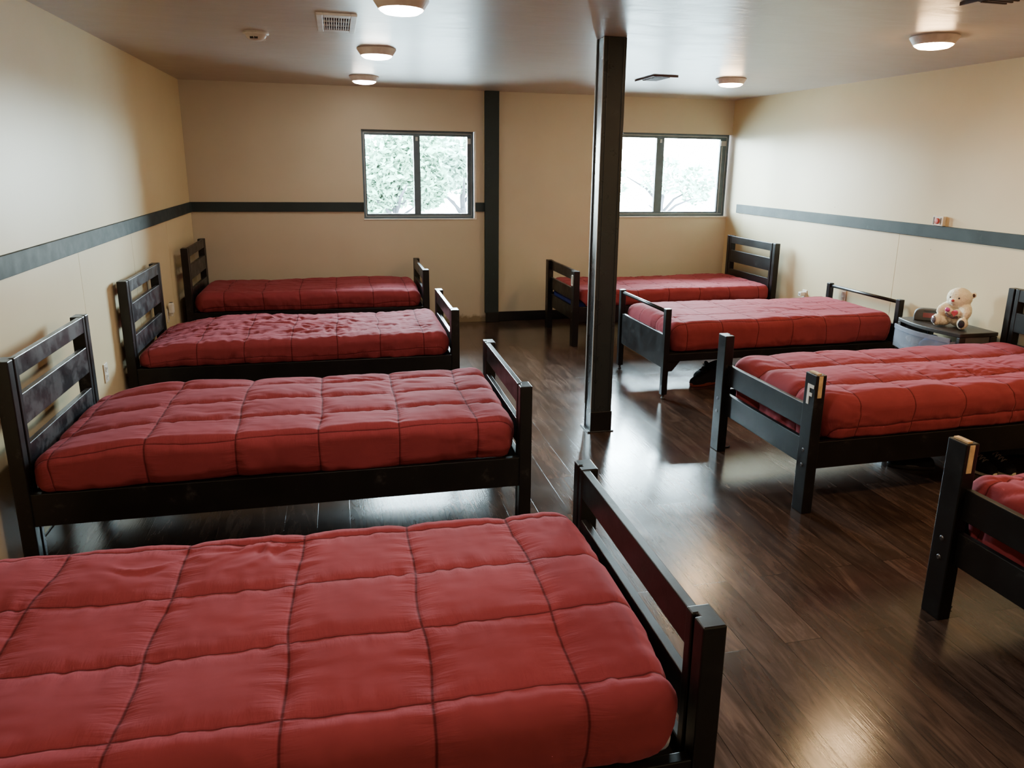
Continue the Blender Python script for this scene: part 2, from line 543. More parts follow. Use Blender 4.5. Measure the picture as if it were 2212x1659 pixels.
# ------------------------------------------------------------------ windows
def window(name, x0, x1, z0, z1, mull, lt, rt, reveal_r):
    root = bpy.data.objects.new(name, None); COL.objects.link(root)
    root.location = ((x0 + x1) / 2, .06, z0); struct(root)
    off = Vector(root.location)
    def B(nm, mat, *boxes, bev=.002):
        mb = MB()
        for b in boxes:
            mb.box(b[0] - off.x, b[1] - off.x, b[2] - off.y, b[3] - off.y, b[4] - off.z, b[5] - off.z)
        return struct(mb.build(nm, mat, root, bevel=bev))
    xr = x1 - reveal_r
    t = .020
    # outer frame, with a pale track line between the outer and the inner frame
    B('outer_frame', M['frame'], (x0, x0 + t, .045, .10, z0, z1), (xr - t, xr, .045, .10, z0, z1), (x0 + t, xr - t, .045, .10, z1 - t, z1), (x0 + t, xr - t, .045, .10, z0, z0 + t))
    a0, a1, b0, b1 = x0 + t, xr - t, z0 + t, z1 - t
    g = .008
    B('track', M['track'], (a0, a0 + g, .060, .10, b0, b1), (a1 - g, a1, .060, .10, b0, b1), (a0 + g, a1 - g, .060, .10, b1 - g, b1), (a0 + g, a1 - g, .060, .10, b0, b0 + g), bev=.001)
    a0 += g; a1 -= g; b0 += g; b1 -= g
    B('sash', M['frame'], (a0, a0 + lt, .055, .095, b0, b1), (a1 - rt, a1, .055, .095, b0, b1), (a0 + lt, a1 - rt, .055, .095, b1 - .024, b1), (a0 + lt, a1 - rt, .055, .095, b0, b0 + .022))
    m0, m1 = mull
    B('mullion', M['frame'], (m0, m1, .050, .094, b0 + .022, b1 - .024))
    B('latch', M['track'], ((m0 + m1) / 2 - .012, (m0 + m1) / 2 + .012, .040, .050, b1 - .075, b1 - .035), bev=.002)
    B('latch', M['track'], (a1 - rt + .004, a1 - .004, .045, .055, b1 - .095, b1 - .040), bev=.002)
    B('pane', M['glass'], (a0 + lt, m0, .074, .077, b0 + .022, b1 - .024), bev=0)
    B('pane', M['glass'], (m1, a1 - rt, .074, .077, b0 + .022, b1 - .024), bev=0)
    if rt > .045:
        B('sash_seam', M['track'], (a1 - rt + .020, a1 - rt + .026, .050, .0555, b0 + .01, b1 - .1), bev=0)
    return root
window('window_1', W1[0], W1[1], W1[2], W1[3], (2.205, 2.274), .012, .040, .012)
window('window_2', W2[0], W2[1] - .0, W2[2], W2[3], (4.925, 5.018), .016, .075, .010)
# sill lip and reveal paint
struct(MB().box(W1[0] - .004, W1[1] + .006, -.008, .044, W1[2] - .010, W1[2] + .001).build('window_sill_1', M['white'], bevel=.002))
struct(MB().box(W2[0], W - .001, -.012, .044, W2[2] - .012, W2[2] + .001).build('window_sill_2', M['white'], bevel=.002))
struct(MB().box(W1[1] - .012, W1[1] + .005, -.004, .044, W1[2], W1[3] + .004).build('window_jamb_1', M['white'], bevel=.002))

# ------------------------------------------------------------------ beds
def post_profile(px, py, mirror=False):
    # rectangular post, groove down the bed-side face near the middle of its width
    pts = [(0, 0), (px, 0), (px, py * .52), (px - .014, py * .52), (px - .014, py * .66), (px, py * .66), (px, py), (0, py)]
    if mirror:
        pts = [(x, py - y) for x, y in reversed(pts)]
    return pts

def make_bed(label, loc, rotz, L, Wd, hf, hh, foot='full', smudge=False, near_notch=True, group='black wooden beds'):
    """local x: 0 = head (wall side) .. L = foot (aisle side); local y: 0 .. Wd"""
    r = thing('wooden_bed', label, 'bed', loc, rotz, group)
    px, py = .058, .090
    # posts
    for y0, mir in ((0, False), (Wd - py, True)):
        mb = MB().prism([(x, y + y0) for x, y in post_profile(px, py, mir)], 0, hh)
        mb.build('head_post', M['black'], r, bevel=.004)
        pts = [(L - x, y + y0) for x, y in reversed(post_profile(px, py, mir))]
        mb = MB().prism(pts, 0, hf)
        fp = mb.build('foot_post', M['black'], r, bevel=.004)
        for z in (.335, .255):
            c = (L - .0005, y0 + py * .5, z)
            MB().lathe([(0, .004), (.007, .004), (.010, .001), (.011, 0)], 16, Matrix.Translation(c) @ Matrix.Rotation(PI / 2, 4, 'Y')).build('bolt', M['bolt'], fp, smooth=False)
        if foot == 'bunk':
            # bare wood where the upper bunk once slotted in
            if (y0 > .1) == near_notch:
                b = MB().box(L - .036, L - .014, y0 + py - .0015, y0 + py + .003, hf - .115, hf - .004)
                b.box(L - .034, L - .012, y0 + .012, y0 + py - .010, hf - .001, hf + .007)
                tag(b.build('bare_wood_tongue', M['rawwood'], fp, bevel=.001), 'bare unpainted wood')
    y0, y1 = py - .012, Wd - py + .012
    th = .024
    def hrail(z0, z1, nm='headboard_rail'):
        MB().box(px - th - .004, px - .002, y0, y1, z0, z1).build(nm, M['smudged' if smudge else 'black'], r, bevel=.003)
    def frail(z0, z1, nm='footboard_rail'):
        MB().box(L - px + .002, L - px + th + .004, y0, y1, z0, z1).build(nm, M['black'], r, bevel=.003)
    hrail(hh - .080, hh - .002); hrail(hh - .285, hh - .155); hrail(hh - .49, hh - .365); hrail(.24, .375, 'end_board')
    if foot == 'full':
        frail(hf - .100, hf - .002); frail(hf - .300, hf - .180)
        frail(.24, .375, 'end_board')
    else:
        frail(.430, .555); frail(.240, .375, 'end_board')
    for ya, yb in ((.006, .036), (Wd - .036, Wd - .006)):
        MB().box(px - .002, L - px + .002, ya, yb, .242, .385).build('side_rail', M['black'], r, bevel=.003)
    MB().box(px + .004, L - px - .004, .037, Wd - .037, .31, .33).build('bed_base', M['platform'], r)
    return r

# smooth value noise, vectorised
_rs = np.random.RandomState(5)
_TAB = _rs.rand(256, 256)
def vn(x, y, seed=0):
    x = np.asarray(x) + seed * 17.37; y = np.asarray(y) + seed * 9.71
    xi = np.floor(x).astype(int); yi = np.floor(y).astype(int)
    fx = x - xi; fy = y - yi
    fx = fx * fx * fx * (fx * (fx * 6 - 15) + 10); fy = fy * fy * fy * (fy * (fy * 6 - 15) + 10)
    a = _TAB[xi % 256, yi % 256]; b = _TAB[(xi + 1) % 256, yi % 256]
    c = _TAB[xi % 256, (yi + 1) % 256]; d = _TAB[(xi + 1) % 256, (yi + 1) % 256]
    return (a * (1 - fx) + b * fx) * (1 - fy) + (c * (1 - fx) + d * fx) * fy - .5

def make_comforter(label, loc, rotz, L, Wd, ztop, zbot=.388, seed=1, sx=(.24, .33), sy=(.10, .27), puff=.014, wr=1.0, r=.075,
                   x0=.078, x1=None, lump=.012, side_gap=.010, foot_drop=0.0, fine=.011, headslope=.0, pw=.030, foot_hem=None, wave=.010, crumple=(), xw=1.0):
    """quilted comforter over a mattress, hanging to the side rails.  sx/sy: (first seam, spacing) in local x / y"""
    if x1 is None: x1 = L - .078
    y0, y1 = side_gap, Wd - side_gap
    ix0, ix1, iy0, iy1 = x0 + r, x1 - r, y0 + r, y1 - r
    nx = int((ix1 - ix0) / fine); ny = int((iy1 - iy0) / fine)
    gx = np.linspace(ix0, ix1, nx + 1); gy = np.linspace(iy0, iy1, ny + 1)
    lmax = r * PI / 2 + (ztop - r - zbot)
    nl = int(lmax / fine)
    P = []; Nn = []; Lq = []
    faces = []
    X, Y = np.meshgrid(gx, gy, indexing='ij')
    for p in zip(X.ravel(), Y.ravel()):
        P.append(p); Nn.append((0, 0)); Lq.append(0)
    idx = lambda i, j: i * (ny + 1) + j
    for i in range(nx):
        for j in range(ny):
            faces.append((idx(i, j), idx(i + 1, j), idx(i + 1, j + 1), idx(i, j + 1)))
    # perimeter loop (counter-clockwise), corners fanned
    loop = []
    K = 9
    def corner(i, j, a0):
        for k in range(1, K):
            a = a0 + (PI / 2) * k / K
            loop.append((i, j, math.cos(a), math.sin(a)))
    for i in range(nx + 1): loop.append((i, 0, 0, -1))
    corner(nx, 0, -PI / 2)
    for j in range(ny + 1): loop.append((nx, j, 1, 0))
    corner(nx, ny, 0)
    for i in range(nx, -1, -1): loop.append((i, ny, 0, 1))
    corner(0, ny, PI / 2)
    for j in range(ny, -1, -1): loop.append((0, j, -1, 0))
    corner(0, 0, PI)
    n = len(loop)
    base = [idx(i, j) for i, j, _, _ in loop]
    prev = base
    for q in range(1, nl + 2):
        cur = []
        for (i, j, nx_, ny_) in loop:
            lm = lmax
            if foot_hem is not None and nx_ > 0:
                lm = lmax + (r * PI / 2 + max(0, ztop - r - foot_hem) - lmax) * (min(1, nx_ * 1.25) if foot_hem > zbot else min(1, max(0, (nx_ - .85) / .15)))
            l = lm * min(q, nl) / nl
            cur.append(len(P)); P.append((gx[i], gy[j])); Nn.append((nx_, ny_)); Lq.append(l if q <= nl else -1 - l)
        for k in range(n):
            k2 = (k + 1) % n
            f = (prev[k], cur[k], cur[k2], prev[k2])
            if len(set(f)) >= 3:
                g = []
                for v in f:
                    if v not in g: g.append(v)
                faces.append(tuple(g))
        prev = cur
    P = np.array(P); Nn = np.array(Nn); Lq = np.array(Lq, float)
    lip = Lq < 0
    l = np.where(lip, -1 - Lq, Lq)
    ang = np.minimum(l / r, PI / 2)
    out = r * np.sin(ang)
    z = ztop - r * (1 - np.cos(ang)) - np.maximum(0, l - r * PI / 2)
    px = P[:, 0] + Nn[:, 0] * out; pyy = P[:, 1] + Nn[:, 1] * out
    nrm = np.stack([Nn[:, 0] * np.sin(ang), Nn[:, 1] * np.sin(ang), np.cos(ang)], 1)
    # cloth coordinates
    s = P[:, 0] + Nn[:, 0] * l; t = P[:, 1] + Nn[:, 1] * l
    s2 = s + .022 * vn(t * 5, s * 3, seed) + .016 * vn(s * 1.6, t * 1.6, seed + 3)
    t2 = t + .026 * vn(s * 4, t * 2, seed + 1) + .022 * vn(s * 1.3, t * 1.3, seed + 4)
    qs = np.abs((s2 - sx[0] + sx[1] / 2) % sx[1] - sx[1] / 2)
    qt = np.abs((t2 - sy[0] + sy[1] / 2) % sy[1] - sy[1] / 2)
    pf = (1 - xw * np.exp(-qs / pw)) * (1 - np.exp(-qt / pw))
    h = puff * (pf - .6)
    # puckers running away from the seams
    e1 = np.exp(-qs / .055); e2 = np.exp(-qt / .055)
    h += wr * .0085 * e1 * vn(s * 7, t * 36, seed + 5) + wr * .0085 * e2 * vn(s * 36, t * 7, seed + 6)
    h += wr * .0030 * (e1 * vn(s * 12, t * 62, seed + 16) + e2 * vn(s * 62, t * 12, seed + 17))
    # broad creases in patches, lumps
    patch = np.clip(vn(s * 1.7, t * 1.7, seed + 8) * 3 + .35, 0, 1)
    cr = vn(s * 7 + t * 16 + 2 * vn(s * 4, t * 4, seed + 2), t * 5 - s * 5, seed + 7)
    h += wr * .0095 * patch * (np.abs(cr) * 2 - .35)
    h += wr * .0022 * vn(s * 22, t * 22 + s * 8, seed + 11)
    for (cs_, ct_, cr_, ca_) in crumple:
        w = np.exp(-(((s - cs_) / cr_) ** 2 + ((t - ct_) / (cr_ * .6)) ** 2))
        rg = vn(s * 16 + 3 * vn(s * 9, t * 9, seed), t * 20 - s * 6 + 3 * vn(t * 8, s * 8, seed + 2), seed + 21)
        h += w * ca_ * (.5 - np.abs(rg) * 3.2)
    h += lump * 2 * vn(s * 2.1, t * 2.6, seed + 9)
    # hanging sides: vertical drapes
    side = np.clip((l - r * .6) / .10, 0, 1)
    tang = np.where(np.abs(Nn[:, 0]) > np.abs(Nn[:, 1]), t, s)
    h += side * wr * .015 * (vn(tang * 13, l * 4, seed + 12)) + side * .009 * vn(tang * 36 + 3 * vn(l * 9, tang * 3, seed), l * 6, seed + 13) * wr
    # belly of the hanging side, pulled in at the hem
    h += .012 * np.sin(np.clip(l / lmax, 0, 1) * PI) * (l > 0)
    h -= .014 * np.clip((l - lmax * .82) / (lmax * .18), 0, 1)
    h = np.where(lip, h - .014, h)
    lim = np.where(np.abs(Nn[:, 0]) + np.abs(Nn[:, 1]) > 0, .016, .05)
    h = np.minimum(h, lim)
    z = z + wave * vn(tang * 3, tang * 0, seed + 15) * np.clip(l / lmax, 0, 1)
    z -= headslope * np.clip((x0 + .45 - px) / .45, 0, 1) ** 1.5 * np.clip((z - zbot) / (ztop - zbot), 0, 1)
    co = np.stack([px, pyy, z], 1) + nrm * h[:, None]
    co[:, 2] = np.maximum(co[:, 2], np.where(Nn[:, 0] > .85, min(zbot, foot_hem or zbot), zbot))
    # no part of the cloth may reach into the boards or posts
    co[:, 0] = np.clip(co[:, 0], x0 - .014, x1 + .014)
    co[:, 1] = np.clip(co[:, 1], .002, Wd - .002)
    me = bpy.data.meshes.new('comforter')
    me.from_pydata(co.tolist(), [], faces)
    me.validate()
    for p in me.polygons: p.use_smooth = True
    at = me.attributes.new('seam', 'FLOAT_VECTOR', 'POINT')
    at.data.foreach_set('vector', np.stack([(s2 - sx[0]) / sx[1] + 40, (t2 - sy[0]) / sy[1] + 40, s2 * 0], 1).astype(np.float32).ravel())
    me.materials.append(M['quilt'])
    bm = bmesh.new(); bm.from_mesh(me)
    bmesh.ops.recalc_face_normals(bm, faces=bm.faces[:]); bm.to_mesh(me); bm.free()
    o = bpy.data.objects.new('comforter', me); COL.objects.link(o)
    o.location = loc; o.rotation_euler = (0, 0, rotz)
    return tag(o, label, 'comforter', 'red quilted comforters on the beds')

def make_mattress(label, loc, rotz, L, Wd, mat, z0=.331, z1=.46, inset=.085, xa=.16, xb=.16):
    mb = MB().box(xa, L - xb, inset, Wd - inset, z0, z1)
    o = mb.build('mattress', mat, None, bevel=.03, seg=4, loc=loc, rotz=rotz)
    return tag(o, label, 'mattress')

def left_bed(xf, yn, yf, yaw, L=2.15):
    # pivot so that the near foot corner lands on (xf, yn)
    c, s = math.cos(yaw), math.sin(yaw)
    return (xf - L * c, yn - L * s, 0), yaw, L, yf - yn

def right_bed(xf, yn, yf, yaw, L=2.15):
    # local frame turned by 180 degrees: local origin at (head, far side)
    Wd = yf - yn
    a = PI + yaw
    c, s = math.cos(a), math.sin(a)
    # near foot corner is local (L, Wd)
    return (xf - (L * c - Wd * s), yn - (L * s + Wd * c), 0), a, L, Wd

BED = {}
BED['L1'] = left_bed(2.196, -6.830, -5.842, -.012)
BED['L2'] = left_bed(2.232, -4.945, -3.966, -.010)
BED['L3'] = left_bed(2.205, -2.960, -2.005, -.004, 2.17)
BED['L4'] = left_bed(2.217, -1.050, -.100, -.002)
BED['R1'] = right_bed(3.627, -6.890, -5.915, .014)
BED['R2'] = right_bed(3.631, -5.060, -4.085, .012, 2.19)
BED['R3'] = right_bed(3.714, -3.108, -2.170, .014, 2.08)
BED['R4'] = right_bed(3.556, -1.348, -.385, .016, 2.19)

G = 'black wooden beds'
make_bed('black wooden bed with a two-rail footboard, frontmost one along the left wall', *BED['L1'], .735, .945, group=G)
make_bed('black wooden bed with a chalk-smudged headboard, second from the front on the left', *BED['L2'], .730, .945, smudge=True, group=G)
make_bed('black wooden bed along the left wall, third one, level with the aisle column', *BED['L3'], .712, .960, smudge=True, group=G)
make_bed('black wooden bed in the back left corner under the left window', *BED['L4'], .735, .958, group=G)
make_bed('black wooden bed cut off by the right edge, bare wood on its post top', *BED['R1'], .735, .95, foot='bunk', near_notch=False, group=G)
make_bed('black wooden bed with a white letter F on its near post', *BED['R2'], .735, .955, foot='bunk', group=G)
make_bed('black wooden bed in the back right corner with a white oval sticker on its post', *BED['R4'], .732, .968, group=G)

def C(key, label, ztop, **kw):
    loc, rz, L, Wd = BED[key]
    return make_comforter(label, loc, rz, L, Wd, ztop, **kw)
C('L1', 'red quilted comforter filling the foreground, on the frontmost bed by the left wall', .580, seed=2, sx=(.195, .331), sy=(.100, .270), puff=.013, wr=.8, fine=.0085, foot_hem=.500, crumple=((1.06, .84, .13, .014), (.75, .80, .10, .006)))
C('L2', 'red quilted comforter on the second bed from the front by the left wall', .578, seed=21, sx=(.14, .351), sy=(.030, .260), puff=.015, wr=.7, fine=.0095, headslope=.05)
C('L3', 'wrinkled red comforter on the third bed of the left wall, creased at its head', .548, seed=33, sx=(.13, .30), sy=(.09, .155), puff=.008, wr=1.8, headslope=.07, crumple=((.35, .5, .25, .014), (1.2, .3, .3, .008), (.8, .6, .3, .008)))
C('L4', 'dark red comforter on the back left corner bed under the window', .552, seed=44, sx=(.32, .325), sy=(.2, .27), puff=.008, wr=1.2, r=.09)
C('R1', 'red comforter corner just showing at the right edge of the view', .590, seed=55, sx=(.2, .33), sy=(.1, .27), puff=.020, r=.10, foot_hem=.34, wr=1.2)
C('R2', 'puffy red comforter on the bed marked F', .602, seed=66, sx=(.30, .32), sy=(.34, .365), puff=.026, wr=.7, r=.11, lump=.010, pw=.055, xw=.42, foot_hem=.34, crumple=((1.2, .45, .5, .003), (.7, .6, .4, .003)), fine=.010)
C('R3', 'red comforter on the metal bed beside the plastic drawers', .590, seed=77, sx=(.094, .30), sy=(.09, .27), puff=.006, wr=.7, r=.09, x0=.06, x1=2.02, zbot=.364, wave=.022)
C('R4', 'pinkish red comforter on the back right corner bed below the right window', .540, seed=88, sx=(.2, .33), sy=(.065, .27), puff=.008, wr=.8, r=.06, foot_hem=.455)
make_mattress('white sheeted mattress edge under the foot of the foreground comforter', *BED['L1'], M['sheet'], z1=.480, xb=.064)
make_mattress('blue covered mattress at the foot of the back right corner bed', *BED['R4'], M['bluesheet'], z1=.435, xb=.064)
make_mattress('white mattress edge between the metal bed rail and its comforter', *BED['R3'], M['sheet'], z0=.352, z1=.45, inset=.052, xa=.14, xb=.14)

# letter F and oval sticker on the aisle faces of two near posts
def on_bed(key, x, y, z):
    loc, rz, L, Wd = BED[key]
    return Matrix.Translation(loc) @ Matrix.Rotation(rz, 4, 'Z') @ Vector((x, y, z))
beds = [o for o in bpy.data.objects if o.name.startswith('wooden_bed')]
bed_of = {}
for k in BED:
    for o in beds:
        if (Vector(BED[k][0]) - o.location).length < 1e-4:
            bed_of[k] = o
def near_post(key):
    posts = [c for c in bed_of[key].children if c.name.startswith('foot_post')]
    return max(posts, key=lambda c: max(v.co.y for v in c.data.vertices))
loc, rz, L, Wd = BED['R2']
# reads left to right for someone in the aisle: local +y runs to the viewer's right
f = MB()
ya = Wd - .090 + .022
q = lambda a0, a1, z0, z1: f.box(L, L + .002, ya + a0, ya + a1, z0, z1)
q(.006, .024, .578, .682); q(.022, .056, .664, .682); q(.022, .046, .622, .640)
tag(f.build('letter', M['signwhite'], near_post('R2')), 'white stencilled letter F')
loc, rz, L, Wd = BED['R4']
oo = MB()
ring = []
yc, zc = Wd - .045, .640
for k in range(28):
    a = 2 * PI * k / 28
    ring.append((L + .002, yc + .020 * math.copysign(abs(math.cos(a)) ** .6, math.cos(a)), zc + .048 * math.copysign(abs(math.sin(a)) ** .6, math.sin(a))))
oo.tube(ring, .0075, 6, True)
tag(oo.build('sticker', M['signwhite'], near_post('R4')), 'white oval ring sticker')

# scratched floor brackets at the feet of the right hand beds
for key, pts in (('R2', ((.0, 0), (.032, .006))), ('R1', ((.0, 0), (.035, .004)))):
    loc, rz, L, Wd = BED[key]
    yb = -.006 if key == 'R1' else -.006
    mb = MB()
    x = L - .07
    y = .045
    mb.tube([(x + .012, y, .004), (x - .045, y - .01, .004), (x - .05, y - .012, .012)], .0035, 6)
    mb.build('floor_bracket', M['bolt'], bed_of[key])

# ------------------------------------------------------------------ metal bed
loc, rz, L, Wd = BED['R3']
mbd = thing('metal_bed', 'black metal bed with thin tube end rails beside the plastic drawers', 'bed', loc, rz)
pt = .046
for xa, h in ((0, .700), (L - pt, .695)):
    for ya in (0, Wd - pt):
        p = MB().box(xa, xa + pt, ya, ya + pt, .035, h).build('post', M['black'], mbd, bevel=.004)
        MB().lathe([(0, 0), (.011, 0), (.016, .006), (.010, .016), (.010, .036)], 16, Matrix.Translation((xa + pt / 2, ya + pt / 2, .0))).build('glide_foot', M['blackplastic'], p)
    MB().tube([(xa + pt / 2, pt - .002, h - .024), (xa + pt / 2, Wd - pt + .002, h - .024)], .0145, 12).build('end_rail', M['black'], mbd, smooth=True)
    MB().box(xa + .012, xa + .034, pt - .002, Wd - pt + .002, .235, .495).build('end_panel', M['black'], mbd, bevel=.003)
for ya in (.004, Wd - .034):
    MB().box(pt - .002, L - pt + .002, ya, ya + .030, .292, .352).build('side_rail', M['black'], mbd, bevel=.003)
    for xs, d in ((pt - .002, 1), (L - pt + .002, -1)):
        pr = [(xs, .215), (xs + d * .035, .215), (xs + d * .10, .294), (xs, .294)]
        mt = Matrix(((1, 0, 0, 0), (0, 0, 1, ya + .006), (0, 1, 0, 0), (0, 0, 0, 1)))
        MB().prism(pr, 0, .018, mt).build('corner_bracket', M['black'], mbd, bevel=.002)
MB().box(pt, L - pt, .036, Wd - .036, .325, .350).build('bed_base', M['platform'], mbd)

# ------------------------------------------------------------------ ceiling fittings
def ceiling_light(label, x, y, mat):
    r = thing('ceiling_light', label, 'ceiling light', (x, y, H))
    MB().lathe([(0, -.0005), (.128, -.0005), (.130, -.006), (.104, -.045), (.098, -.045)], 40).build('trim_ring', M['lampring'], r, smooth=False)
    MB().lathe([(.099, -.040), (.098, -.050), (.080, -.061), (.045, -.067), (0.0001, -.069)], 40).build('diffuser', mat, r, smooth=True)
    return r
GL = 'round ceiling lights'
LIGHTS = [
    ('round lit ceiling light nearest the camera, beside the white vent', 1.735, -4.330, 'lamp_w'),
    ('round lit ceiling light in the middle of the left row', 1.708, -2.690, 'lamp_w'),
    ('small looking round ceiling light closest to the back wall in the left row', 1.690, -.960, 'lamp_w'),
    ('round amber ceiling light near the back right corner', 4.710, -1.950, 'lamp_o'),
    ('round amber ceiling light by the right wall, nearer the camera', 4.710, -4.270, 'lamp_o'),
]
for lb, x, y, mt in LIGHTS:
    ceiling_light(lb, x, y, M[mt])['group'] = GL

# rows continue behind the camera: plain lamps
def lamp(name, x, y, col, energy):
    d = bpy.data.lights.new(name, 'AREA'); d.shape = 'DISK'; d.size = .22; d.energy = energy; d.color = col
    o = bpy.data.objects.new(name, d); COL.objects.link(o); o.location = (x, y, H - .03)
    return o
lamp('rear_lamp_left', 1.75, -6.0, (1, .80, .60), 11)
lamp('rear_lamp_left_far', 1.75, -8.9, (1, .80, .60), 9)
lamp('rear_lamp_right', 4.71, -6.6, (1, .64, .34), 15)
lamp('rear_lamp_right_far', 4.71, -8.9, (1, .68, .40), 9)

# supply vent with louvres
v = thing('ceiling_vent', 'white rectangular ceiling vent with a dark louvred grille', 'vent', (1.448, -3.632, H), 0, 'ceiling vents')
fx, fy = .103, .262
mb = MB()
mb.box(-fx, -fx + .034, -fy, fy, -.014, -.0005); mb.box(fx - .034, fx, -fy, fy, -.014, -.0005)
mb.box(-fx + .034, fx - .034, -fy, -fy + .07, -.014, -.0005); mb.box(-fx + .034, fx - .034, fy - .07, fy, -.014, -.0005)
mb.build('vent_frame', M['ventwhite'], v, bevel=.003)
MB().box(-fx + .034, fx - .034, -fy + .07, fy - .07, -.002, -.0006).build('vent_recess', M['ventdark'], v)
for k in range(11):
    x = -fx + .034 + (k + .5) * (2 * fx - .068) / 11
    MB().box(x - .0022, x + .0022, -fy + .07, fy - .07, -.012, -.002).build('louvre', M['ventwhite'], v)
for k in (1, 2):
    y = -fy + .07 + k * (2 * fy - .14) / 3
    MB().box(-fx + .034, fx - .034, y - .004, y + .004, -.0125, -.004).build('crossbar', M['ventwhite'], v)
# square return vents with a raised lip
def vent2(label, x, y):
    v = thing('ceiling_vent', label, 'vent', (x, y, H), 0, 'ceiling vents')
    MB().box(-.105, .105, -.205, .205, -.006, -.0005).build('vent_frame', M['ceiling'], v, bevel=.002)
    e = MB()
    e.box(-.110, -.102, -.21, .21, -.016, -.0006); e.box(-.102, .110, -.212, -.202, -.016, -.0006)
    e.build('vent_lip', M['ventbrown'], v, bevel=.001)
    MB().box(-.066, .066, -.15, .15, -.0075, -.0058).build('vent_recess', M['ventdark'], v)
    for k in range(9):
        yy = -.15 + (k + .5) * .30 / 9
        MB().box(-.066, .066, yy - .005, yy + .005, -.014, -.0072).build('louvre', M['ventbrown'], v)
    return v
vent2('small dark slatted ceiling vent between the column and the amber light', 4.095, -1.785)
vent2('dark slatted ceiling vent cut off by the top right edge', 4.25, -5.27)

# smoke detector
sd = thing('smoke_detector', 'pale dome smoke detector on the ceiling left of the white vent', 'smoke detector', (.990, -3.128, H))
MB().lathe([(0, -.0005), (.072, -.0005), (.074, -.010), (.066, -.016), (.0001, -.016)], 36).build('base_ring', M['ventwhite'], sd)
MB().lathe([(.060, -.015), (.052, -.034), (.036, -.046), (.0001, -.048)], 36).build('dome', M['ventwhite'], sd, smooth=True)
for a in (-2.0, -1.5, .15, .6):
    MB().box(-.010, .010, -.003, .003, -.006, .006, Matrix.Rotation(a, 4, 'Z') @ Matrix.Translation((.050, 0, -.036)) @ Matrix.Rotation(PI / 2, 4, 'Z')).build('sensor_slot', M['slot'] if a < 0 else M['white'], sd)

# ------------------------------------------------------------------ wall fittings
def outlet(name, label, loc, rotz, duplex=True):
    """plate in the local xz plane, facing -y"""
    r = thing(name, label, 'outlet', loc, rotz)
    MB().box(-.036, .036, -.007, -.0005, -.058, .058).build('cover_plate', M['plastic'], r, bevel=.003)
    for z in (-.024, .024):
        s = MB().box(-.017, .017, -.010, -.006, z - .016, z + .016).build('socket', M['plastic'], r, bevel=.003)
        MB().box(-.008, -.0055, -.0106, -.0095, z - .005, z + .008).box(.0055, .008, -.0106, -.0095, z - .005, z + .008).build('slot', M['slot'], s)
    return r
outlet('wall_outlet', 'small wall outlet on the left wall between the second and third beds', (.006, -3.290, .462), PI / 2)
o2 = outlet('wall_outlet', 'wall outlet with a plug-in freshener behind the headboard of the third left bed', (.006, -1.500, .462), PI / 2)
pf = thing('air_freshener', 'white plug-in air freshener on the left wall behind the third bed', 'air freshener', (.019, -1.490, .505), PI / 2)
MB().box(-.030, .030, -.040, -.0005, -.030, .060).build('body', M['white'], pf, bevel=.014, seg=3)
MB().box(-.012, .012, -.034, -.010, .0605, .063).build('scent_vent', M['slot'], pf)
MB().box(-.018, .018, -.030, -.006, -.052, -.0305).build('refill_bottle', M['plastic'], pf, bevel=.006)
outlet('wall_outlet', 'wall outlet on the right wall seen under the metal bed end rail', (W - .006, -2.286, .600), -PI / 2)
outlet('wall_outlet', 'wall outlet on the right wall behind the comforter of the metal bed', (W - .006, -1.702, .500), -PI / 2)
ch = thing('phone_charger', 'tiny white charger plugged in above the metal bed comforter', 'charger', (W - .017, -1.702, .518), -PI / 2)
MB().box(-.022, .022, -.050, -.0005, -.020, .020).build('body', M['white'], ch, bevel=.004)
MB().box(-.006, .006, -.058, -.0505, -.003, .003).build('usb_socket', M['slot'], ch)

fa = thing('fire_alarm', 'small pale alarm box with a red round button on the right chair rail', 'fire alarm', (W - .0005, -3.297, 1.3045), -PI / 2)
MB().box(-.052, .052, -.028, 0, .0005, .072).build('housing', M['plastic'], fa, bevel=.004)
MB().lathe([(0, 0), (.022, 0), (.022, .006), (.016, .010), (.0001, .011)], 24, Matrix.Translation((-.004, -.028, .036)) @ Matrix.Rotation(PI / 2, 4, 'X')).build('red_button', M['firered'], fa)
MB().box(.026, .032, -.031, -.027, .010, .062).box(-.046, -.036, -.030, -.027, .008, .064).build('side_grille', M['ventbrown'], fa)

# ------------------------------------------------------------------ plastic drawers with things on top
DX0, DX1, DY0, DY1, DZ = 5.420, 5.792, -4.005, -3.405, .635
du = thing('drawer_unit', 'black plastic drawer cart with frosted drawers standing against the right wall', 'drawers', ((DX0 + DX1) / 2, (DY0 + DY1) / 2, 0))
ox, oy = (DX0 + DX1) / 2, (DY0 + DY1) / 2
hx, hy = (DX1 - DX0) / 2, (DY1 - DY0) / 2
# bowed front: aisle side is -x
def bow(inset=0.0, n=14, y=hy):
    return [(-hx + .055 - .055 * math.cos((k / n - .5) * PI) + inset, y - 2 * y * k / n) for k in range(n + 1)]
top = [(hx, -hy), (hx, hy)] + bow()
MB().prism(top, DZ - .028, DZ).build('top_panel', M['blackplastic'], du, bevel=.005)
for sy in (-1, 1):
    for xa in (-hx + .055, hx - .055):
        MB().box(xa, xa + .05, sy * hy - (.03 if sy > 0 else 0), sy * hy + (.03 if sy < 0 else 0), .012, DZ - .029).build('corner_post', M['blackplastic'], du, bevel=.004)
    MB().box(-hx + .106, hx - .056, sy * (hy - .018) - .002, sy * (hy - .018) + .002, .02, DZ - .03).build('side_panel', M['sidegrey'], du)
for z0 in (.225, .425):
    MB().box(-hx + .06, hx - .01, -hy + .031, hy - .031, z0 - .008, z0).build('divider', M['blackplastic'], du)
